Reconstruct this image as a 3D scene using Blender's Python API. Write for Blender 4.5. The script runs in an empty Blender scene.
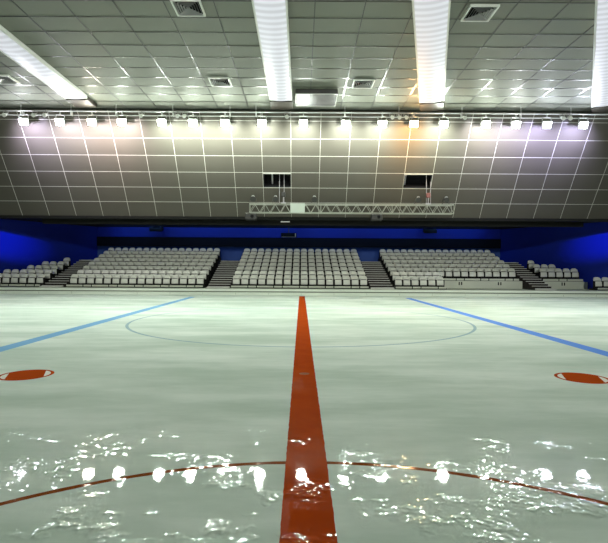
import bpy, bmesh, math, random
from mathutils import Vector, Matrix

random.seed(7)
PI = math.pi
COL = bpy.context.scene.collection
SC = bpy.context.scene

# ------------------------------------------------------------------ materials
def nmat(name):
    m = bpy.data.materials.new(name)
    m.use_nodes = True
    nt = m.node_tree
    return m, nt, nt.nodes['Principled BSDF']

def pbr(name, col, rough=.5, metal=0., spec=.5, var=0., vscale=8., coat=0.):
    m, nt, b = nmat(name)
    b.inputs['Roughness'].default_value = rough
    b.inputs['Metallic'].default_value = metal
    b.inputs['Specular IOR Level'].default_value = spec
    b.inputs['Coat Weight'].default_value = coat
    if var > 0:
        tc = nt.nodes.new('ShaderNodeTexCoord')
        n = nt.nodes.new('ShaderNodeTexNoise')
        n.inputs['Scale'].default_value = vscale
        n.inputs['Detail'].default_value = 4
        nt.links.new(tc.outputs['Object'], n.inputs['Vector'])
        mx = nt.nodes.new('ShaderNodeMix')
        mx.data_type = 'RGBA'
        mx.inputs['A'].default_value = [c * (1 - var) for c in col] + [1]
        mx.inputs['B'].default_value = [min(1, c * (1 + var)) for c in col] + [1]
        nt.links.new(n.outputs['Fac'], mx.inputs['Factor'])
        nt.links.new(mx.outputs['Result'], b.inputs['Base Color'])
    else:
        b.inputs['Base Color'].default_value = (*col, 1)
    return m

def emit(name, col, strength):
    m, nt, b = nmat(name)
    b.inputs['Base Color'].default_value = (.8, .8, .8, 1)
    b.inputs['Emission Color'].default_value = (*col, 1)
    b.inputs['Emission Strength'].default_value = strength
    return m

class X:
    """tiny expression helper for shader maths"""
    nt = None
    def __init__(self, s): self.s = s
    @staticmethod
    def op(o, a, b=None, c=None):
        n = X.nt.nodes.new('ShaderNodeMath')
        n.operation = o
        for i, v in enumerate((a, b, c)):
            if v is None: continue
            if isinstance(v, X): X.nt.links.new(v.s, n.inputs[i])
            else: n.inputs[i].default_value = v
        return X(n.outputs[0])
    def __add__(s, o): return X.op('ADD', s, o)
    def __sub__(s, o): return X.op('SUBTRACT', s, o)
    def __mul__(s, o): return X.op('MULTIPLY', s, o)
    def lt(s, v): return X.op('LESS_THAN', s, v)
    def gt(s, v): return X.op('GREATER_THAN', s, v)
    def abs(s): return X.op('ABSOLUTE', s)
    def max(s, o): return X.op('MAXIMUM', s, o)

def smooth(x, a, b, lo=0., hi=1.):
    n = X.nt.nodes.new('ShaderNodeMapRange')
    n.interpolation_type = 'SMOOTHSTEP'
    X.nt.links.new(x.s, n.inputs['Value'])
    for k, v in (('From Min', a), ('From Max', b), ('To Min', lo), ('To Max', hi)):
        n.inputs[k].default_value = v
    return X(n.outputs[0])

def mixc(f, a, b):
    n = X.nt.nodes.new('ShaderNodeMix')
    n.data_type = 'RGBA'
    if isinstance(f, X): X.nt.links.new(f.s, n.inputs['Factor'])
    else: n.inputs['Factor'].default_value = f
    for k, v in (('A', a), ('B', b)):
        if isinstance(v, X): X.nt.links.new(v.s, n.inputs[k])
        else: n.inputs[k].default_value = (*v, 1)
    return X(n.outputs['Result'])

def noise(vec, scale, detail=3, rough=.5, stretch=None, dist=0.):
    nt = X.nt
    if stretch:
        mp = nt.nodes.new('ShaderNodeMapping')
        mp.inputs['Scale'].default_value = stretch
        if len(stretch) > 3: pass
        nt.links.new(vec.s, mp.inputs['Vector'])
        vec = X(mp.outputs[0])
    n = nt.nodes.new('ShaderNodeTexNoise')
    n.inputs['Scale'].default_value = scale
    n.inputs['Detail'].default_value = detail
    n.inputs['Roughness'].default_value = rough
    n.inputs['Distortion'].default_value = dist
    nt.links.new(vec.s, n.inputs['Vector'])
    return X(n.outputs['Fac'])

def ice_material():
    m, nt, b = nmat('wet_ice_with_painted_lines')
    X.nt = nt
    g = nt.nodes.new('ShaderNodeNewGeometry')
    pos = X(g.outputs['Position'])
    sp = nt.nodes.new('ShaderNodeSeparateXYZ')
    nt.links.new(pos.s, sp.inputs[0])
    x, y = X(sp.outputs[0]), X(sp.outputs[1])
    # ice body: milky, faintly green, with resurfacing streaks
    n1 = noise(pos, .6, 6, .65, (.45, 1.5, 1))
    n2 = noise(pos, 2.2, 5, .65, (.5, 1.5, 1))
    ice = mixc(smooth(n1, .3, .72), ICE_A, ICE_B)
    ice = mixc(smooth(n2, .5, .8, 0, .35), ice, ICE_C)
    def dist(cx, cy):
        return X.op('SQRT', (x - cx) * (x - cx) + (y - cy) * (y - cy))
    wob = (noise(pos, 9., 2) - .5) * .012
    def ring(cx, cy, r, w): return ((dist(cx, cy) - r).abs() + wob).lt(w / 2)
    red, fblue = (.40, .056, .006), (.22, .36, .42)
    # blue circle, blue lines, red centre line, red crease, spots
    ice = mixc(ring(.0, 13.1, 4.55, .075) * .75, ice, fblue)
    for (xa, ya, xb, yb) in ((-5.18, 8.07, -5.52, 24.2), (5.23, 8.01, 5.43, 23.25)):
        k = (xb - xa) / (yb - ya)
        d = (x - (y - ya) * k - xa).abs() + wob
        c = (.16, .37, .62) if xa < 0 else (.09, .24, .70)
        ice = mixc(d.lt(.155) * y.lt(23.9) * .92, ice, c)
    wear = smooth(noise(pos, 3., 4, .6), .35, .7, .0, .3)
    redc = mixc(wear, red, (.25, .026, .004))
    ice = mixc(ring(.07, .40, 3.02, .05), ice, (.21, .05, .008))
    ice = mixc(((x - .045).abs() + wob).lt(.15) * y.lt(25.2), ice, redc)
    for cx, cy, ang in ((-3.61, 6.18, .42), (3.715, 6.20, -.36)):
        d = dist(cx, cy)
        u = (x - cx) * math.cos(ang) + (y - cy) * math.sin(ang)
        white = d.lt(.288) * u.abs().gt(.218)
        ice = mixc(d.lt(.33), ice, red)
        ice = mixc(white, ice, (.75, .74, .66))
    # puck mark on the centre line
    ice = mixc(((dist(.05, 6.35)).lt(.07)) * .6, ice, (.2, .17, .1))
    nt.links.new(ice.s, b.inputs['Base Color'])
    b.inputs['Roughness'].default_value = .5
    b.inputs['Specular IOR Level'].default_value = .0
    # a film of water that thins out away from the near boards
    patch = noise(pos, 1.6, 4, .65)
    wet = smooth(y, 3.0, 11., .26, .05)
    b.inputs['Coat IOR'].default_value = 1.33
    nt.links.new(wet.s, b.inputs['Coat Weight'])
    cr = smooth(y, 3., 12., .025, .25)
    nt.links.new(cr.s, b.inputs['Coat Roughness'])
    # ripples and ruts in the wet film
    amp = smooth(patch, .50, .69, .03, 1.)
    mp = nt.nodes.new('ShaderNodeMapping')
    mp.inputs['Rotation'].default_value = (0, 0, .5)
    mp.inputs['Scale'].default_value = (1, 1.7, 1)
    nt.links.new(pos.s, mp.inputs['Vector'])
    r1 = noise(X(mp.outputs[0]), 3.6, 1, .5, dist=.4)
    r2 = noise(pos, 12., 1, .5, (1, 1.5, 1))
    h = (r1 + r2 * .08) * amp * smooth(y, 2.4, 4.8, 1.5, .12)
    bp = nt.nodes.new('ShaderNodeBump')
    bp.inputs['Strength'].default_value = 1
    bp.inputs['Distance'].default_value = RIPPLE
    nt.links.new(h.s, bp.inputs['Height'])
    nt.links.new(bp.outputs[0], b.inputs['Coat Normal'])
    nt.links.new(bp.outputs[0], b.inputs['Normal'])
    return m

ICE_A, ICE_B, ICE_C = (.475, .58, .49), (.73, .80, .725), (.43, .54, .45)
RIPPLE = .0115

M = {}
M['ice'] = ice_material()
M['tile'] = pbr('ceiling_tile', (.20, .205, .175), .6, .0, .03, .12, .35)
M['tbar'] = pbr('ceiling_joint_gloss', (.085, .085, .08), .34, 1)
M['bulk'] = pbr('bulkhead_panel', (.080, .072, .058), .5, 0, .3, .06, .25)
M['bulkbar'] = pbr('bulkhead_joint', (.50, .48, .43), .4)
M['black'] = pbr('black_paint', (.006, .006, .007), .7, 0, .2)
M['soffit'] = pbr('black_soffit', (.010, .010, .009), .8, 0, .2)
M['charcoal'] = pbr('charcoal_deck', (.016, .015, .014), .7, 0, .2, .3, 3)
M['brown'] = pbr('dark_brown_tread', (.030, .024, .022), .75, 0, .2, .25, 3)
M['nosing'] = pbr('pale_nosing', (.62, .62, .57), .5)
M['seat'] = pbr('pale_grey_plastic', (.70, .70, .62), .38, 0, .45, .05, 2)
M['seatpan'] = pbr('pale_grey_pad', (.76, .76, .68), .42, 0, .4, .05, 2)
M['board'] = pbr('off_white_board', (.56, .58, .48), .5, 0, .3, .08, 1.2)
M['apron'] = pbr('pale_concrete', (.50, .55, .44), .6, 0, .3, .12, .8)
M['curb'] = pbr('white_curb', (.74, .79, .69), .5, 0, .3, .1, 1.)
M['seam_shadow'] = pbr('dark_seam_and_shadow', (.10, .11, .08), .7)
M['bluewall'] = pbr('blue_wall', (.004, .018, .30), .55, 0, .25, .15, .4)
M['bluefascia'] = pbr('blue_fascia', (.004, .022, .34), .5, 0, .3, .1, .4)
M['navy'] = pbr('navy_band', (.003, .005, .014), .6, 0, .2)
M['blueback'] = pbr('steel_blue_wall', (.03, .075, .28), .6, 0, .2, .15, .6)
M['alu'] = pbr('aluminium_tube', (.42, .43, .37), .45, .1)
M['white'] = pbr('white_cover', (.58, .64, .56), .5)
M['dark'] = pbr('dark_housing', (.03, .028, .025), .5)
M['grey'] = pbr('grey_housing', (.30, .30, .28), .45, .3)
M['pipe'] = pbr('pale_pipe', (.62, .62, .60), .4, .2)
M['frame'] = pbr('white_vent_frame', (.62, .63, .58), .45)
M['louvre'] = pbr('grey_louvre', (.36, .36, .35), .35, .2)
M['boxgrey'] = pbr('grey_box_paint', (.09, .085, .085), .5, 0, .2)
M['cap'] = pbr('brown_end_panel', (.03, .024, .016), .6)
M['red'] = pbr('dull_red_hoist', (.22, .07, .06), .5)
M['chain'] = pbr('steel_chain', (.45, .43, .45), .4, .5)

def diffuser_mat():
    m, nt, b = nmat('ribbed_light_diffuser')
    X.nt = nt
    tc = nt.nodes.new('ShaderNodeTexCoord')
    sp = nt.nodes.new('ShaderNodeSeparateXYZ')
    nt.links.new(tc.outputs['Object'], sp.inputs[0])
    y = X(sp.outputs[1])
    s = X.op('SINE', y * (2 * PI / .34))
    s = smooth(s, -1, 1, .54, .70)
    b.inputs['Base Color'].default_value = (.06, .06, .06, 1)
    b.inputs['Emission Color'].default_value = (.90, .94, 1.0, 1)
    nt.links.new(s.s, b.inputs['Emission Strength'])
    return m
M['diffuser'] = diffuser_mat()

# ------------------------------------------------------------------ mesh helpers
def box(bm, x0, x1, y0, y1, z0, z1, bev=0., seg=1, mat=None):
    r = bmesh.ops.create_cube(bm, size=1)
    vs = r['verts']
    for v in vs:
        v.co = Vector(((x0 + x1) / 2 + v.co.x * (x1 - x0), (y0 + y1) / 2 + v.co.y * (y1 - y0), (z0 + z1) / 2 + v.co.z * (z1 - z0)))
    if bev > 0:
        es = set(e for v in vs for e in v.link_edges)
        r = bmesh.ops.bevel(bm, geom=list(es), offset=bev, segments=seg, affect='EDGES', profile=.5)
        vs = list({v for f in r['faces'] for v in f.verts} | {v for v in vs if v.is_valid})
    if mat is not None:
        for v in vs: v.co = mat @ v.co
    return vs

def tube(bm, a, b, r, n=8, cap=True):
    a, b = Vector(a), Vector(b)
    d = b - a
    q = Vector((0, 0, 1)).rotation_difference(d)
    mt = Matrix.Translation((a + b) / 2) @ q.to_matrix().to_4x4()
    bmesh.ops.create_cone(bm, cap_ends=cap, segments=n, radius1=r, radius2=r, depth=d.length, matrix=mt)

def cone(bm, a, b, r1, r2, n=16):
    a, b = Vector(a), Vector(b)
    d = b - a
    q = Vector((0, 0, 1)).rotation_difference(d)
    mt = Matrix.Translation((a + b) / 2) @ q.to_matrix().to_4x4()
    bmesh.ops.create_cone(bm, cap_ends=True, segments=n, radius1=r1, radius2=r2, depth=d.length, matrix=mt)

def obj(name, bm, m, parent=None, smoothf=False, kind=None):
    me = bpy.data.meshes.new(name)
    bmesh.ops.recalc_face_normals(bm, faces=bm.faces)
    bm.to_mesh(me); bm.free()
    if smoothf:
        for p in me.polygons: p.use_smooth = True
    me.materials.append(m)
    o = bpy.data.objects.new(name, me)
    COL.objects.link(o)
    if parent: o.parent = parent
    if kind: o['kind'] = kind
    return o

def B(): return bmesh.new()

def thing(name, label, cat, loc=(0, 0, 0), rz=0., group=None):
    o = bpy.data.objects.new(name, None)
    COL.objects.link(o)
    o.empty_display_size = .2
    o.location = loc; o.rotation_euler = (0, 0, rz)
    tag(o, label, cat, group)
    return o

def tag(o, label, cat, group=None):
    o['label'] = label; o['category'] = cat
    if group: o['group'] = group
    return o

def copy_tree(root, loc, label, rot=None, group=None):
    r = root.copy(); COL.objects.link(r)
    r.location = loc; r['label'] = label
    if rot is not None: r.rotation_euler = rot
    if group: r['group'] = group
    for ch in list(root.children):
        c = ch.copy(); COL.objects.link(c); c.parent = r
        for g in list(ch.children):
            d = g.copy(); COL.objects.link(d); d.parent = c
    return r

ORD = ['first', 'second', 'third', 'fourth', 'fifth', 'sixth', 'seventh', 'eighth', 'ninth', 'tenth', 'eleventh', 'twelfth',
       'thirteenth', 'fourteenth', 'fifteenth', 'sixteenth', 'seventeenth', 'eighteenth']

# ------------------------------------------------------------------ measured frame of the hall
EYE = 1.40
CEIL = 9.34
def bulk_h(y): return EYE + 3.01 + 1.55 * (26.2 - y)      # height of the sloping bulkhead at depth y
BY_TOP = 23.1
BY_BOT = 26.25
SLOPE = Vector((0, 1, -1.55)).normalized()
NORMAL = Vector((0, -1.55, -1)).normalized()              # faces the rink
FLOOR2 = .32                                              # apron / stand floor level
CURB_Y = 25.8
BACK_Y = 33.95

# ------------------------------------------------------------------ ice, apron, walls
bm = B(); box(bm, -30, 30, -3, CURB_Y + .1, -.2, 0)
obj('floor', bm, M['ice'], kind='structure')
bm = B(); box(bm, -30, 30, CURB_Y, CURB_Y + .12, -.1, FLOOR2 + .015, .02)
curb = obj('rink_curb', bm, M['curb'], kind='structure')
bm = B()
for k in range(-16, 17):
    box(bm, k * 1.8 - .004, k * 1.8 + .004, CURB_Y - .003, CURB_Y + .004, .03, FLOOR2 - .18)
box(bm, -30, 30, CURB_Y - .012, CURB_Y + .002, .165, .215)  # dark stripe drawn on the curb face for its shadow line
obj('trim_1', bm, M['seam_shadow'], kind='structure')
bm = B(); box(bm, -30, 30, CURB_Y + .12, 36, -.2, FLOOR2)
obj('apron_floor', bm, M['apron'], kind='structure')

CL, CR = -14.73, 14.36
TOPZ = 4.42
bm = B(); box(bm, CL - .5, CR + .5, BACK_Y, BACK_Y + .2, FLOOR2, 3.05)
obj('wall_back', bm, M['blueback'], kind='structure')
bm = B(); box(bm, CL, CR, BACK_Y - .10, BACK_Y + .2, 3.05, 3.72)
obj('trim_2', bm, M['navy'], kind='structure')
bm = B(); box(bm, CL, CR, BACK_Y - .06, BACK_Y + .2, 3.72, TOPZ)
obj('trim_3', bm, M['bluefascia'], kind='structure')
def side_wall(name, cx, sgn):
    bm = B()
    L = 10.5
    d = Vector((sgn * .72, -1, 0)).normalized()
    n = Vector((sgn * 1, .72, 0)).normalized()
    p0 = Vector((cx, BACK_Y, 0)); p1 = p0 + d * L
    vs = []
    for p in (p0, p1, p1 + n * .2, p0 + n * .2):
        vs.append((bm.verts.new((p.x, p.y, FLOOR2)), bm.verts.new((p.x, p.y, TOPZ + .6))))
    for i in range(4):
        a, b = vs[i], vs[(i + 1) % 4]
        bm.faces.new((a[0], b[0], b[1], a[1]))
    bm.faces.new([v[0] for v in vs]); bm.faces.new([v[1] for v in vs])
    return obj(name, bm, M['bluewall'], kind='structure')
side_wall('wall_left', CL, -1)
side_wall('wall_right', CR, 1)
# soffit over the stands and the dark beam behind the bulkhead's lower edge
bm = B(); box(bm, -24, 24, BY_BOT - .02, 36, TOPZ, TOPZ + .15)
obj('ceiling_recess', bm, M['soffit'], kind='structure')
bm = B(); box(bm, -14.9, 16.2, 27.0, 27.25, 3.98, TOPZ)
obj('trim_4', bm, M['soffit'], kind='structure')

# ------------------------------------------------------------------ main ceiling
bm = B(); box(bm, -30, 30, -3, BY_TOP + .6, CEIL, CEIL + .12)
obj('ceiling', bm, M['tile'], kind='structure')
bm = B()
yb = [22.25 - .93 * k for k in range(0, 26)]
for y in yb: box(bm, -30, 30, y - .017, y + .017, CEIL - .012, CEIL + .01)
for k in range(-19, 20):
    xx = .36 + 1.5 * k
    box(bm, xx - .017, xx + .017, -3, BY_TOP, CEIL - .014, CEIL + .01)
obj('trim_5', bm, M['tbar'], kind='structure')

# ------------------------------------------------------------------ sloping bulkhead with two open hatches
def bpt(x, t):     # t metres down the slope from the row-154 joint
    p = Vector((x, 24.34, bulk_h(24.34))) + SLOPE * t
    return p
ts = [-2.28, -1.8, -.9, 0, .9, 1.76, 2.62, 3.55]
t_bot = (BY_BOT - 24.34) / SLOPE.y
ts[-1] = t_bot
xs = [-.57 + 1.5 * k for k in range(-19, 21)]
HOLES = {(18, 4), (23, 4)}           # column, row
bm = B()
gv = {}
for i, x in enumerate(xs):
    for j, t in enumerate(ts):
        for s in (0, 1):
            gv[i, j, s] = bm.verts.new(bpt(x, t) - NORMAL * (.06 * s))
def cell(i, j): return (i, j) not in HOLES and 0 <= i < len(xs) - 1 and 0 <= j < len(ts) - 1
for i in range(len(xs) - 1):
    for j in range(len(ts) - 1):
        if not cell(i, j): continue
        for s in (0, 1):
            bm.faces.new((gv[i, j, s], gv[i + 1, j, s], gv[i + 1, j + 1, s], gv[i, j + 1, s]))
        for (di, dj, a, b) in ((-1, 0, (i, j), (i, j + 1)), (1, 0, (i + 1, j), (i + 1, j + 1)), (0, -1, (i, j), (i + 1, j)), (0, 1, (i, j + 1), (i + 1, j + 1))):
            if not cell(i + di, j + dj):
                bm.faces.new((gv[(*a, 0)], gv[(*b, 0)], gv[(*b, 1)], gv[(*a, 1)]))
bulk = obj('wall_bulkhead', bm, M['bulk'], kind='structure')

RB = Matrix((Vector((1, 0, 0)), SLOPE, NORMAL)).transposed().to_4x4()
def slope_box(bm, x, t, hx, ht, n0, n1):
    c = bpt(x, t)
    mt = Matrix.Translation(c) @ RB
    return box(bm, -hx, hx, -ht, ht, n0, n1, mat=mt)
bm = B()
for x in xs: slope_box(bm, x, (ts[0] + ts[-1]) / 2, .009, (ts[-1] - ts[0]) / 2, -.01, .012)
for t in ts[1:-1]: slope_box(bm, 0, t, 29, .010, -.01, .010)
obj('trim_6', bm, M['bulkbar'], kind='structure')
# dark closing lip under the bulkhead
bm = B(); box(bm, -29, 29, BY_BOT - .05, BY_BOT + .3, bulk_h(BY_BOT) - .12, bulk_h(BY_BOT) + .02)
obj('trim_7', bm, M['soffit'], kind='structure')

def hatch(i, label):
    x0, x1 = xs[i], xs[i + 1]
    cx = (x0 + x1) / 2
    tm = (ts[4] + ts[5]) / 2
    c = bpt(cx, tm)
    r = thing('rigging_hatch', label, 'hatch', c, 0, 'open rigging hatches in the sloping panels')
    hx, ht = (x1 - x0) / 2 - .02, (ts[5] - ts[4]) / 2 - .02
    bm = B()
    for (a, b, cc, d) in ((-hx, hx, -ht, -ht + .03), (-hx, hx, ht - .03, ht), (-hx, -hx + .03, -ht, ht), (hx - .03, hx, -ht, ht)):
        box(bm, a, b, cc, d, -.75, -.06, mat=RB)
    box(bm, -hx, hx, -ht, ht, -.80, -.75, mat=RB)
    obj('dark_liner', bm, M['black'], r)
    bm = B()
    box(bm, -hx, hx, -ht, -ht + .05, -.055, .02, mat=RB)
    obj('head_trim', bm, M['bulkbar'], r)
    sx = -.28 if i == 18 else -.58
    bm = B(); box(bm, sx - .035, sx + .035, -ht + .02, ht - .02, -.5, -.42, mat=RB)
    obj('upright', bm, M['chain'], r)
    return r
hatch(18, 'open dark rigging hatch above the white cover, left of the two')
hatch(23, 'open dark rigging hatch above the right end of the truss')

# ------------------------------------------------------------------ fluorescent light bands
def band(label, x0, y0, x1, y1, w):
    d = Vector((x1 - x0, y1 - y0, 0)); L = d.length
    rz = math.atan2(d.y, d.x) - PI / 2
    r = thing('fluorescent_light', label, 'ceiling light', (x0, y0, CEIL), rz, 'long fluorescent lights on the ceiling')
    bm = B()
    for s in (-1, 1): box(bm, s * w / 2 - .03, s * w / 2 + .03, 0, L, -.16, -.016)
    box(bm, -w / 2, w / 2, L - .04, L, -.16, -.016)
    box(bm, -w / 2, w / 2, 0, .04, -.16, -.016)
    obj('housing', bm, M['frame'], r)
    bm = B()
    n = 10
    for q in range(n):                                   # shallow bowed cross-section
        a0, a1 = -1 + 2 * q / n, -1 + 2 * (q + 1) / n
        f = lambda a: (a * (w / 2 - .03), -.15 - .05 * (1 - a * a))
        (xa, za), (xb, zb) = f(a0), f(a1)
        v = [bm.verts.new(p) for p in ((xa, .04, za), (xb, .04, zb), (xb, L - .04, zb), (xa, L - .04, za))]
        bm.faces.new(v)
    bmesh.ops.remove_doubles(bm, verts=bm.verts, dist=1e-4)
    obj('diffuser', bm, M['diffuser'], r, True)
    bm = B(); box(bm, -w / 2 - .03, w / 2 + .03, L + .01, L + 1.05, -.22, -.02, .02)
    obj('end_panel', bm, M['cap'], r)
    return r
band('long white ribbed fluorescent light at the far left of the ceiling', -10.35, 5, -10.34, 21.5, .95)
band('long white ribbed fluorescent light left of the ceiling centre, parallel to the red line', -.96, 4, -.98, 21.6, .98)
dx = (5.97 - 3.77) / 7.9
band('long white ribbed fluorescent light just right of the ceiling centre, angled', 3.77 - dx * 8, 13.8 - 8, 5.97, 21.7, 1.03)
dx = .606
band('wide white ribbed fluorescent light at the right edge of the photo', 8.64 + .60 - dx * 7, 13.8 - 7, 13.6 + .58, 22.0, 1.05)

# ------------------------------------------------------------------ ceiling diffusers
def vent(x, y, label):
    r = thing('ceiling_vent', label, 'air vent', (x, y, CEIL), 0, 'square air diffusers in the ceiling')
    h = .44
    bm = B()
    for (a, b, c, d) in ((-h, h, -h, -h + .05), (-h, h, h - .05, h), (-h, -h + .05, -h + .05, h - .05), (h - .05, h, -h + .05, h - .05)):
        box(bm, a, b, c, d, -.07, -.002)
    obj('frame', bm, M['frame'], r)
    bm = B(); box(bm, -h + .05, h - .05, -h + .05, h - .05, -.012, -.004)
    obj('duct_opening', bm, M['black'], r)
    for q in range(4):                                   # four triangular quarters of slanted blades
        bm = B()
        for k in range(5):
            s = .36 - k * .075
            t = .006
            m4 = Matrix.Rotation(q * PI / 2, 4, 'Z')
            p = [(-s, -s, -.072), (s, -s, -.072), (s - .026, -s + .026, -.020), (-s + .026, -s + .026, -.020)]
            vv = [bm.verts.new(m4 @ Vector(c)) for c in p] + [bm.verts.new(m4 @ (Vector(c) + Vector((0, 0, t)))) for c in p]
            bm.faces.new(vv[:4]); bm.faces.new(vv[7:3:-1])
            for e in range(4):
                bm.faces.new((vv[e], vv[(e + 1) % 4], vv[4 + (e + 1) % 4], vv[4 + e]))
        obj('blade_set', bm, M['louvre'], r)
    return r
vent(-3.46, 14.2, 'square air diffuser at the top edge, left of the central light band')
vent(-3.46, 19.8, 'square air diffuser near the floodlights, left of the central light band')
vent(2.57, 19.9, 'square air diffuser near the floodlights, between the two middle light bands')
vent(5.42, 14.4, 'square air diffuser at the top edge, right of the angled light band')
vent(-12.5, 19.7, 'square air diffuser at the left edge, outside the far left light band')

r = thing('ceiling_box', 'shallow lowered box under the ceiling beside the central light band', 'access panel', (.62, 21.35, CEIL))
bm = B(); box(bm, -.92, .92, -.75, .75, -.22, -.016, .015)
obj('casing', bm, M['boxgrey'], r)
bm = B()
for (a, b, c, d) in ((-.93, .93, -.76, -.74), (-.93, .93, .74, .76), (-.93, -.91, -.76, .76), (.91, .93, -.76, .76)):
    box(bm, a, b, c, d, -.235, -.20)
obj('edge_trim', bm, M['pipe'], r)

# ------------------------------------------------------------------ floodlights on their pipe
LY = 22.75
PX = lambda px: (px - 301.3) / 470 * LY
PZ = 9.02
r = thing('lighting_pipe', 'long pale pipe under the ceiling carrying the row of floodlights', 'lighting pipe', (0, LY, PZ))
bm = B(); tube(bm, (-22, 0, 0), (22, 0, 0), .03)
obj('upper_rail', bm, M['pipe'], r)
bm = B(); tube(bm, (-22, .12, -.16), (22, .12, -.16), .022)
obj('lower_rail', bm, M['pipe'], r)
for px in (20, 70, 115, 172, 229, 255, 344, 398, 461, 520, 570):
    bm = B(); tube(bm, (PX(px), 0, 0), (PX(px), 0, CEIL - PZ), .014, 6)
    box(bm, PX(px) - .02, PX(px) + .02, -.03, .16, -.19, .035)
    obj('hanger', bm, M['pipe'], r)

FL = [22.7, 59, 91, 121, 161, 192, 224, 261, 302.5, 344.5, 381.5, 413, 443, 485, 515, 546, 582.5]
tints = {}
spill = {0: (.76, .70, 1), 1: (.92, .86, 1), 2: (1, .86, .90), 3: (1, .90, .92), 13: (.92, .92, .96), 14: (.76, .74, 1), 15: (.60, .57, 1), 16: (.60, .58, 1)}  # end tints imitate the coloured lens bloom
for i in range(17):
    c = (.90, 1.0, .90)
    if i in (0, 1): c = (.92, .95, 1.0)
    if i == 2: c = (1.0, .96, .82)
    if i == 11: c = (1.0, .62, .30)
    if i in (14,): c = (.92, .95, .98)
    if i in (15, 16): c = (.80, .86, 1.0)
    tints[i] = c
def lens_mat(c):
    return emit('flood_lens', c, LENS)
LENS = 380.
LZ = 8.50
lm = {}
for i, px in enumerate(FL):
    c = tints[i]
    if c not in lm: lm[c] = lens_mat(c)
    w = 'orange-tinted' if i == 11 else ('bluish-white' if i in (15, 16) else 'glaring white')
    r = thing('flood_light', f'{w} floodlight under the ceiling, {ORD[i]} from the left', 'floodlight', (PX(px), LY, LZ), 0, 'row of floodlights in front of the bulkhead')
    tl = Matrix.Rotation(math.radians(28), 4, 'X')
    bm = B(); box(bm, -.20, .20, -.02, .12, -.16, .16, .025, 2, mat=tl)
    for q in range(6): box(bm, -.17 + q * .064, -.15 + q * .064, .115, .18, -.13, .13, mat=tl)
    obj('housing', bm, M['grey'], r)
    bm = B(); box(bm, -.18, .18, -.045, -.02, -.145, .145, mat=tl)
    obj('lens', bm, lm[c], r)
    bm = B()
    for s in (-1, 1): box(bm, s * .215 - .012, s * .215 + .012, -.01, .04, 0, .36)
    box(bm, -.227, .227, -.01, .04, .34, .365)
    box(bm, -.025, .025, -.02, .04, .36, PZ - LZ + .035)
    obj('yoke', bm, M['grey'], r)
    # added spot aimed back at the bulkhead for spill; then the beam onto the ice
    ld = bpy.data.lights.new('added_flood_spill', 'SPOT')
    ld.energy = 1050; ld.color = spill.get(i, c); ld.shadow_soft_size = .12
    ld.spot_size = math.radians(104); ld.spot_blend = 1.0
    lo = bpy.data.objects.new('added_flood_spill', ld); COL.objects.link(lo); lo.parent = r
    lo.location = (0, -.40, -.36)
    lo.rotation_euler = (Vector((0, 1, -.05)).to_track_quat('-Z', 'Y')).to_euler()
    ld = bpy.data.lights.new('flood_beam', 'SPOT')
    ld.energy = 980; ld.color = c; ld.spot_size = math.radians(80); ld.spot_blend = 1.; ld.shadow_soft_size = .25
    lo = bpy.data.objects.new('flood_beam', ld); COL.objects.link(lo); lo.parent = r
    lo.location = (0, -.16, -.05)
    lo.rotation_euler = (Vector((0, -.85, -.53)).to_track_quat('-Z', 'Y')).to_euler()

proto = None
small = [(5, 'small pale spotlight left of the first floodlight', None)]
small += [(34, 'one of two small pale spotlights between the first and second floodlights', 'a'), (45, 'one of two small pale spotlights between the first and second floodlights', 'a')]
small += [(141, 'small pale spotlight between the fourth and fifth floodlights', None)]
small += [(177, 'one of two small pale spotlights between the fifth and sixth floodlights', 'b'), (184, 'one of two small pale spotlights between the fifth and sixth floodlights', 'b')]
small += [(286, 'small pale spotlight just left of the central floodlight', None), (463, 'small pale spotlight between the thirteenth and fourteenth floodlights', None)]
small += [(p, 'one of three small pale spotlights left of the orange floodlight', 'c') for p in (391, 398, 405)]
small += [(p, 'one of two small pale spotlights left of the last floodlight', 'd') for p in (561, 568)]
for px, lab, g in small:
    loc = (PX(px), LY - .03, PZ)
    grp = {'a': 'pair of spotlights by the left floodlights', 'b': 'pair of spotlights by the fifth floodlight', 'c': 'trio of spotlights by the orange floodlight', 'd': 'pair of spotlights by the last floodlight', None: 'small spotlights along the pipe'}[g]
    if proto is None:
        r = proto = thing('spot_lamp', lab, 'spotlight', loc, 0, grp)
        tl = Matrix.Translation((0, -.02, -.2)) @ Matrix.Rotation(.5, 4, 'X')
        bm = B(); cone(bm, tl @ Vector((0, .13, 0)), tl @ Vector((0, -.13, 0)), .06, .095, 14)
        obj('can', bm, M['frame'], r)
        bm = B(); box(bm, -.12, .12, -.02, .02, -.055, -.035); box(bm, -.12, -.105, -.02, .02, -.2, -.04); box(bm, .105, .12, -.02, .02, -.2, -.04)
        box(bm, -.015, .015, -.012, .03, -.05, .03)
        obj('bracket', bm, M['grey'], r)
    else:
        copy_tree(proto, loc, lab, group=grp)

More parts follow.
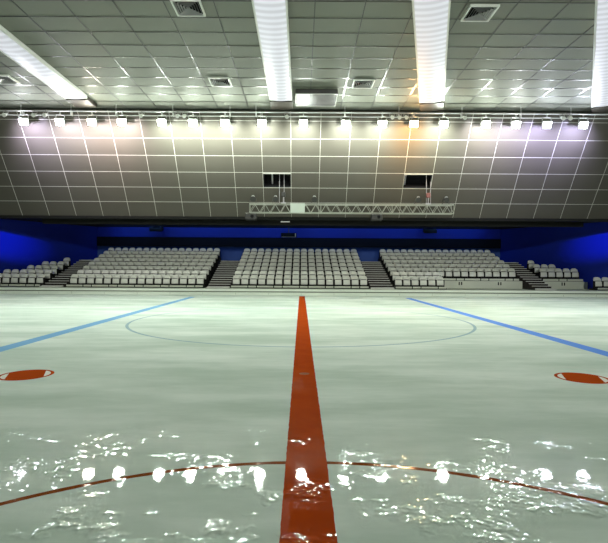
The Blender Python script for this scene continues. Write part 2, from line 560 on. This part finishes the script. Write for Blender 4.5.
# ------------------------------------------------------------------ lattice truss below the hatches
TY = 25.1
r = truss = thing('lattice_truss', 'long pale lattice truss hanging in front of the sloping grey panels', 'truss', (0, TY, 4.47))
TX0, TX1, TH, TD = -2.79, 8.13, .46, .42
for zz in (0, TH):
    for yy in (0, TD):
        bm = B(); tube(bm, (TX0, yy, zz), (TX1, yy, zz), .022, 8)
        obj('chord', bm, M['alu'], r)
nb = 20
stp = (TX1 - TX0) / nb
def lattice(name, pts):
    bm = B()
    for a, b in pts: tube(bm, a, b, .013, 6)
    return obj(name, bm, M['alu'], r)
fr, bk, tp = [], [], []
for k in range(nb):
    xa = TX0 + k * stp; xm = xa + stp / 2; xb = xa + stp
    fr += [((xa, 0, 0), (xm, 0, TH)), ((xm, 0, TH), (xb, 0, 0))]
    bk += [((xa, TD, 0), (xm, TD, TH)), ((xm, TD, TH), (xb, TD, 0))]
    tp += [((xa, 0, 0), (xb, TD, 0)) if k % 2 else ((xa, TD, 0), (xb, 0, 0))]
lattice('front_lacing', fr); lattice('rear_lacing', bk); lattice('bottom_lacing', tp)
for xx in (TX0, TX1, TX0 + stp * 7, TX0 + stp * 14):
    lattice('end_frame' if xx in (TX0, TX1) else 'joint_frame', [((xx, 0, 0), (xx, 0, TH)), ((xx, TD, 0), (xx, TD, TH)), ((xx, 0, 0), (xx, TD, 0)), ((xx, 0, TH), (xx, TD, TH))])

TPX = lambda px: (px - 301.3) / 470 * TY
bm = B(); box(bm, TPX(290), TPX(304.5), -.05, -.035, -.03, TH + .03, .004)
for q in range(5):
    xx = TPX(290) + .06 + q * .16
    box(bm, xx, xx + .012, -.06, -.03, -.02, TH + .02)
c = obj('cloth_cover', bm, M['white']); c.location = (0, TY, 4.47)
tag(c, 'white cover hung on the truss front, left of its middle', 'cover')

def hoist(px, label, m, chains):
    r = thing('chain_hoist', label, 'hoist', (TPX(px), TY + .05, 4.47 + TH + .03), 0, 'chain hoists holding up the truss')
    bm = B(); box(bm, -.11, .11, -.09, .09, .34, .60, .03, 2)
    obj('motor', bm, m, r)
    bm = B(); tube(bm, (0, 0, 0), (0, 0, .36), .03); box(bm, -.12, .12, -.07, .07, 0, .05)
    obj('sling', bm, M['chain'], r)
    for dx_ in chains:
        bm = B(); tube(bm, (dx_, 0, .02), (dx_, 0, 2.05), .016, 6)
        obj('chain', bm, M['chain'], r)
hoist(283, 'dark chain hoist above the white cover, its chains rising into the left hatch', M['dark'], (-.22, .03))
hoist(428, 'dull red chain hoist under the right hatch, standing on the truss', M['red'], (-.10, .13))

proto = None
for px, lab in ((252.5, 'small dark stage lamp on the left end of the truss'), (275, 'small dark stage lamp just left of the left chain hoist'), (314, 'small dark stage lamp on the truss, right of the white cover'),
                (418, 'small dark stage lamp just left of the red hoist'), (446, 'small dark stage lamp on the right end of the truss')):
    loc = (TPX(px), TY + .1, 4.47 + TH + .03)
    if proto is None:
        r = proto = thing('stage_lamp', lab, 'stage lamp', loc, 0, 'stage lamps on top of the truss')
        tl = Matrix.Translation((0, 0, .24)) @ Matrix.Rotation(.25, 4, 'X')
        bm = B(); cone(bm, tl @ Vector((0, .16, 0)), tl @ Vector((0, -.14, 0)), .10, .15, 16)
        obj('lamp_body', bm, M['dark'], r, False)
        bm = B(); cone(bm, tl @ Vector((-.0, -.02, .10)), tl @ Vector((0, -.02, .19)), .10, .06, 14)
        obj('top_cap', bm, M['grey'], r)
        bm = B(); box(bm, -.18, .18, -.03, .03, 0, .03); box(bm, -.18, -.16, -.03, .03, 0, .26); box(bm, .16, .18, -.03, .03, 0, .26)
        obj('bracket', bm, M['dark'], r)
    else: copy_tree(proto, loc, lab)

proto = None
for px, w, lab in ((250.5, .60, 'black boxed projector slung under the left end of the truss'), (376.5, .56, 'black boxed projector slung under the middle of the truss')):
    loc = (TPX(px), TY + .1, 4.47 - .03)
    if proto is None:
        r = proto = thing('slung_projector', lab, 'projector', loc, 0, 'projectors under the truss')
        bm = B(); box(bm, -w / 2, w / 2, -.2, .25, -.36, -.07, .03, 2)
        obj('case', bm, M['dark'], r)
        bm = B(); cone(bm, (.08, -.2, -.2), (.08, -.26, -.2), .08, .09, 16)
        obj('lens', bm, M['black'], r)
        bm = B()
        for s in (-1, 1): box(bm, s * .22 - .02, s * .22 + .02, -.12, -.08, -.08, .0)
        box(bm, -.3, .3, -.14, -.06, -.02, .0)
        obj('clamp', bm, M['grey'], r)
    else: copy_tree(proto, loc, lab)

# fixtures under the recess ceiling
r = thing('batten_light', 'thin pale batten light under the bulkhead edge, left of centre', 'light', ((285 - 301.3) / 470 * 26.8, 26.8, TOPZ))
bm = B(); box(bm, -.26, .26, -.05, .05, -.30, -.25, .01)
obj('tube_cover', bm, emit('batten_tube', (.9, .9, .8), .3), r)  # faint glow added to lift the pale fixture out of the lip's shade
bm = B()
for s in (-.2, .2): tube(bm, (s, 0, -.26), (s, 0, 0), .012, 6)
obj('rod', bm, M['dark'], r)
r = thing('hanging_monitor', 'dark monitor hanging in front of the blue fascia near the centre', 'monitor', ((288.5 - 301.3) / 470 * 33, 33, TOPZ))
bm = B(); box(bm, -.55, .55, -.05, .05, -.74, -.42, .02)
obj('screen_case', bm, M['black'], r)
bm = B(); box(bm, -.50, .50, -.056, -.05, -.72, -.70); box(bm, .44, .50, -.056, -.05, -.70, -.46)
obj('edge_strip', bm, M['frame'], r)
bm = B(); tube(bm, (0, 0, -.43), (0, 0, 0), .03)
obj('drop_pole', bm, M['dark'], r)
for px, lab in ((156, 'black ceiling loudspeaker in front of the blue fascia on the left'), (430, 'black ceiling loudspeaker in front of the blue fascia on the right')):
    r = thing('ceiling_speaker', lab, 'loudspeaker', ((px - 301.3) / 470 * 33, 33, TOPZ), 0, 'loudspeakers under the stand ceiling')
    bm = B(); box(bm, -.45, .45, -.2, .2, -.36, -.10, .03, 2, mat=Matrix.Rotation(.25, 4, 'X'))
    obj('cabinet', bm, M['black'], r)
    bm = B(); tube(bm, (-.3, 0, -.16), (-.3, 0, 0), .02); tube(bm, (.3, 0, -.16), (.3, 0, 0), .02)
    obj('bracket', bm, M['dark'], r)

# ------------------------------------------------------------------ stands
P, RISE, Y1, Z1 = .757, .26, 27.7, .42
def row_y(k): return Y1 + P * (k - 1)
def row_z(k): return Z1 + RISE * (k - 1)
def front(k): return row_y(k) - .38

def stand(label, tiers, fascias=(), panels=(), ret=None):
    r = thing('seating_stand', label, 'grandstand', ((tiers[0][1] + tiers[0][2]) / 2, front(tiers[0][0]), FLOOR2), 0, 'stepped stands behind the rink')
    ox, oy, oz = r.location
    for k, xa, xb in tiers:
        bm = B(); box(bm, xa - ox, xb - ox, front(k) - oy, front(k) + P - oy, 0, row_z(k) - oz)
        obj('tier', bm, M['charcoal'], r)
    for k, xa, xb in fascias:
        f0, f1 = (-.05, .05) if k == 1 else (-.12, .0)                            # pale boards below the front tier
        bm = B(); x = xa; q = 0
        while x < xb - .1:
            L = min((1.0, .5)[q % 2], xb - x); q += 1
            box(bm, x + .03 - ox, x + L - .03 - ox, front(k) - .03 - oy, front(k) - .002 - oy, row_z(k) + f0 - oz, row_z(k) + f1 - oz, .006)
            x += L
        f = obj('fascia_board', bm, M['board'], r); f['label'] = 'pale board'
    for k, xa, xb, slots in panels:
        y = front(k)
        bm = B(); box(bm, xa - ox, xb - ox, y - .05 - oy, y - .004 - oy, 0.008, row_z(k) - .145 - oz, .008)
        p = obj('front_panel', bm, M['board'], r); p['label'] = 'off-white panel'
        for sx in slots:
            bm = B()
            for s in (-.075, .075): box(bm, sx + s - .035 - ox, sx + s + .035 - ox, y - .062 - oy, y - .045 - oy, row_z(k) - .40 - oz, row_z(k) - .21 - oz, .01)
            obj('slot', bm, M['black'], p)
    if ret:
        bm = B(); box(bm, ret[0] - ox, ret[1] - ox, .25, .31, 0, .44, .008)
        p = obj('side_panel', bm, M['apron'], r); p['label'] = 'shaded end panel'  # greyer material stands in for shade on this return
    return r

def span(x0, n, s=1): return (x0 - .28, x0 + .5 * (n - 1) + .28)
BL = {}
# block -> list of (row, [x...])
A0 = -15.4
BL['far left'] = [(k, [A0 - .5 * i for i in range(n)]) for k, n in ((1, 6), (2, 6), (3, 4), (4, 3), (5, 1))]
BL['left'] = [(k, [-13.41 + .497 * i for i in range(16)]) for k in range(1, 9)]
BL['centre'] = [(k, [-3.83 + .5007 * i for i in range(16)]) for k in range(1, 9)]
BL['right'] = [(k, [5.73 + .492 * i for i in range(6 if k < 3 else 16)]) for k in range(1, 9)]
E0 = 15.07
BL['far right'] = [(1, [E0 + 2.45 + .5 * i for i in range(2)])] + [(k, [E0 + .49 * i for i in range(n)]) for k, n in ((3, 5), (4, 3), (5, 1))]

stand('dark stepped stand at the far left, under the left blue wall', [(k, min(v) - (.28 if k > 1 else .6), max(v) + .25) for k, v in BL['far left']],
      fascias=[(1, -18.5, -15.15)])
for nm in ('left', 'centre'):
    stand(f'wide dark stepped stand carrying the {nm} block of grey seats', [(k, min(v) - .27, max(v) + .27) for k, v in BL[nm]],
          fascias=[(1, min(BL[nm][0][1]) - .27, max(BL[nm][0][1]) + .27)])
stand('wide dark stepped stand right of centre with a long off-white front panel', [(k, min(v) - .27, max(v) + .27) for k, v in BL['right']],
      fascias=[(1, 5.46, 8.46), (3, 8.50, 13.38)], panels=[(3, 8.6, 13.55, (9.75, 12.15))])
stand('stepped stand against the right blue wall with a short off-white front panel', [(k, min(v) - .27, max(v) + .27) for k, v in BL['far right'] if k > 1],
      fascias=[(3, 14.8, 17.3)], panels=[(3, 14.75, 17.3, (16.05,))], ret=(17.31, 17.72))
stand('low stand at the right edge of the photo with two grey seats', [(1, 17.2, 18.4)], fascias=[(1, 17.2, 18.4)])

# ------------------------------------------------------------------ aisle stairs
def stairs(label, xa, xb, top, side=None):
    y0 = front(1) - .30
    r = thing('aisle_stairs', label, 'stairs', ((xa + xb) / 2, y0, FLOOR2), 0, 'dark aisle stairs between the stands')
    n = 2 * top - 1
    hw = (xb - xa) / 2
    for q in range(n):
        z = Z1 + RISE / 2 * (q - 1) + RISE / 2
        z = .42 + .13 * q - FLOOR2
        ya = .30 + (P / 2) * q - .08
        bm = B(); box(bm, -hw, hw, ya, ya + P / 2, 0.0, z - .002)
        s = obj('step', bm, M['brown'], r)
        bm = B(); box(bm, -hw + .01, hw - .01, ya - .012, ya + .035, z - .03, z + .004)
        obj('nosing', bm, M['nosing'], s)
    bm = B(); box(bm, -hw, hw, .0, .22, 0, .06, .008)
    s = obj('step', bm, M['nosing'], r); s['label'] = 'pale bottom step'
    ya = .30 + (P / 2) * n - .08
    bm = B(); box(bm, -hw, hw, ya, ya + .62, z - .10, z + .03, .01)
    l = obj('landing', bm, M['white'] if side else M['brown'], r)
    return r
stairs('dark stairs with pale edges between the far left stand and the left stand', -15.05, -13.78, 7, True)
stairs('dark stairs with pale edges between the left and centre seat blocks', -5.45, -4.15, 7)
stairs('dark stairs with pale edges between the centre and right seat blocks', 4.02, 5.36, 7)
stairs('dark stairs with pale edges between the right stand and the far right stand', 13.55, 14.70, 7, True)

# ------------------------------------------------------------------ seats
def rounded_panel(bm, w, z0, z1, y, th, rad, lean, crown=0.):
    """upright padded panel with rounded corners, bowed front"""
    hw = w / 2
    pts = []
    N = 4
    for cx, cz, a0 in ((hw - rad, z1 - rad, 0), (-hw + rad, z1 - rad, PI / 2), (-hw + rad * .6, z0 + rad * .6, PI), (hw - rad * .6, z0 + rad * .6, 1.5 * PI)):
        rr = rad if a0 < PI else rad * .6
        for i in range(N + 1):
            a = a0 + i / N * PI / 2
            pts.append((cx + rr * math.cos(a), cz + rr * math.sin(a)))
    def yy(x, z): return y + (z - z0) * lean + crown * (x / hw) ** 2 * -1
    inset = .82
    mz = (z0 + z1) / 2
    ring0 = [bm.verts.new((x * inset, yy(x, z) - th / 2, mz + (z - mz) * inset)) for x, z in pts]
    ring1 = [bm.verts.new((x, yy(x, z) - th * .2, z)) for x, z in pts]
    ring2 = [bm.verts.new((x, yy(x, z) + th * .5, z)) for x, z in pts]
    n = len(pts)
    for a, b in ((ring0, ring1), (ring1, ring2)):
        for i in range(n): bm.faces.new((a[i], a[(i + 1) % n], b[(i + 1) % n], b[i]))
    bm.faces.new(ring0); bm.faces.new(ring2[::-1])

def make_seat():
    r = thing('tip_up_seat', 'x', 'seat')
    bm = B(); rounded_panel(bm, .425, .30, .665, .11, .09, .16, .24, .035)
    obj('backrest', bm, M['seat'], r, True)
    bm = B(); rounded_panel(bm, .40, .12, .415, -.02, .06, .05, .14, 0)
    obj('seat_pan', bm, M['seatpan'], r, True)
    bm = B(); rounded_panel(bm, .41, .13, .455, .035, .05, .05, .14, 0)  # dark layer put behind the pan to draw a shadow line above it
    obj('shadow_strip', bm, M['dark'], r, True)
    bm = B(); box(bm, -.16, .16, .08, .13, 0, .34); box(bm, -.20, .20, .02, .16, 0, .03)
    for s in (-1, 1): box(bm, s * .226 - .018, s * .226 + .018, -.04, .16, .0, .44, .01)  # dark side blocks added to darken the gaps between seats
    obj('support', bm, M['charcoal'], r)
    return r
allseats = []
for nm, rows in BL.items():
    for k, v in rows:
        for x in v: allseats.append((row_y(k), abs(x), nm, k, x))
allseats.sort()
RN = {1: 'front row', 2: 'second row', 3: 'third row', 4: 'fourth row', 5: 'fifth row', 6: 'sixth row', 7: 'seventh row', 8: 'top row'}
proto = make_seat()
first = True
for (y, ax, nm, k, x) in allseats[:300]:
    v = sorted(next(vv for kk, vv in BL[nm] if kk == k))
    if nm == 'far left': pos = v[::-1].index(x); end = 'right end'
    else: pos = v.index(x); end = 'left end'
    if len(v) == 1: lab = f'pale grey tip-up seat alone in the last row of the {nm} stand'
    elif nm == 'far right' and k == 1:
        lab = 'grey tip-up seat at the right edge, ' + ('first' if pos == 0 else 'second') + ' on the low stand'
    else:
        lab = f'grey tip-up seat, {nm} block, {RN[k]}, {ORD[pos]} from its {end}'
    if first:
        s = proto; first = False
        s.location = (x, y, row_z(k)); s['label'] = lab
    else: s = copy_tree(proto, (x, y, row_z(k)), lab)
    s['group'] = f'grey tip-up seats of the {nm} block'
    s.rotation_euler = (0, 0, random.uniform(-.015, .015))
# the remaining, farthest seats
bm = B()
tmp = [(o.data, o.matrix_local.copy()) for o in proto.children]
for (y, ax, nm, k, x) in allseats[300:]:
    for me, ml in tmp:
        n0 = len(bm.verts); f0 = len(bm.faces)
        bm.from_mesh(me)
        bm.faces.ensure_lookup_table()
        for fc in bm.faces[f0:]: fc.material_index = 1 if me.materials[0] in (M['charcoal'], M['dark']) else 0
        bm.verts.ensure_lookup_table()
        for vtx in bm.verts[n0:]: vtx.co += Vector((x, y, row_z(k)))
o = obj('distant_seats', bm, M['seat'], None, True)
o.data.materials.append(M['charcoal'])
o['kind'] = 'stuff'
tag(o, 'pale grey seats of the two highest rows under the navy band', 'seats')

# ------------------------------------------------------------------ light
def light(name, typ, loc, energy, col, aim=None, **kw):
    ld = bpy.data.lights.new(name, typ)
    ld.energy = energy; ld.color = col
    for k, v in kw.items(): setattr(ld, k, v)
    o = bpy.data.objects.new(name, ld); COL.objects.link(o)
    o.location = loc
    if aim is not None:
        o.rotation_euler = (Vector(aim) - Vector(loc)).to_track_quat('-Z', 'Y').to_euler()
    return o
# unseen floods assumed over the near side, added to light the seats
for x in (-13.5, -4.5, 4.5, 13.5):
    light('unseen_near_flood', 'SPOT', (x, 1.5, 8.5), 4700, (.95, 1, .92), (x * .95, 29, 2.4), spot_size=math.radians(50), spot_blend=.9, shadow_soft_size=.4)
# blue wash lamps out of view in the hall, aimed at the side walls
for sg in (-1, 1):
    light('blue_wash', 'SPOT', (sg * 20.2, 18.0, 5.9), 15000, (.01, .12, 1), (sg * 18.8, 28.2, 3.45), spot_size=math.radians(16), spot_blend=.9, shadow_soft_size=.05)
for x in (-11.5, -7, -2.5, 2, 6.5, 11):
    light('blue_fascia_wash', 'AREA', (x, 32.7, TOPZ - .06), 11, (.10, .34, 1), (x, 34, 3.95), shape='RECTANGLE', size=4.2, size_y=.1)

w = bpy.data.worlds.new('hall_ambient'); SC.world = w
w.use_nodes = True
bg = w.node_tree.nodes['Background']
bg.inputs[0].default_value = (.90, 1.0, .90, 1)
bg.inputs[1].default_value = .18

# ------------------------------------------------------------------ camera
cd = bpy.data.cameras.new('camera')
cam = bpy.data.objects.new('camera', cd); COL.objects.link(cam)
cd.sensor_fit = 'HORIZONTAL'; cd.sensor_width = 36
cd.lens = 470 / 608 * 36
cd.shift_x = (304 - 301.3) / 608
cd.shift_y = -1.5 / 608
cd.clip_start = .05; cd.clip_end = 200
cam.matrix_world = Matrix.Translation((0, 0, EYE)) @ Matrix.Rotation(PI / 2, 4, 'X') @ Matrix.Rotation(math.radians(.35), 4, 'Z')
SC.camera = cam

SC.view_settings.view_transform = 'Standard'
SC.view_settings.look = 'None'
SC.view_settings.gamma = 1
SC.view_settings.exposure = 0
SC.view_settings.use_curve_mapping = False
SC.cycles.use_denoising = True
SC.cycles.use_adaptive_sampling = False
SC.cycles.max_bounces = 8
SC.cycles.sample_clamp_indirect = 8
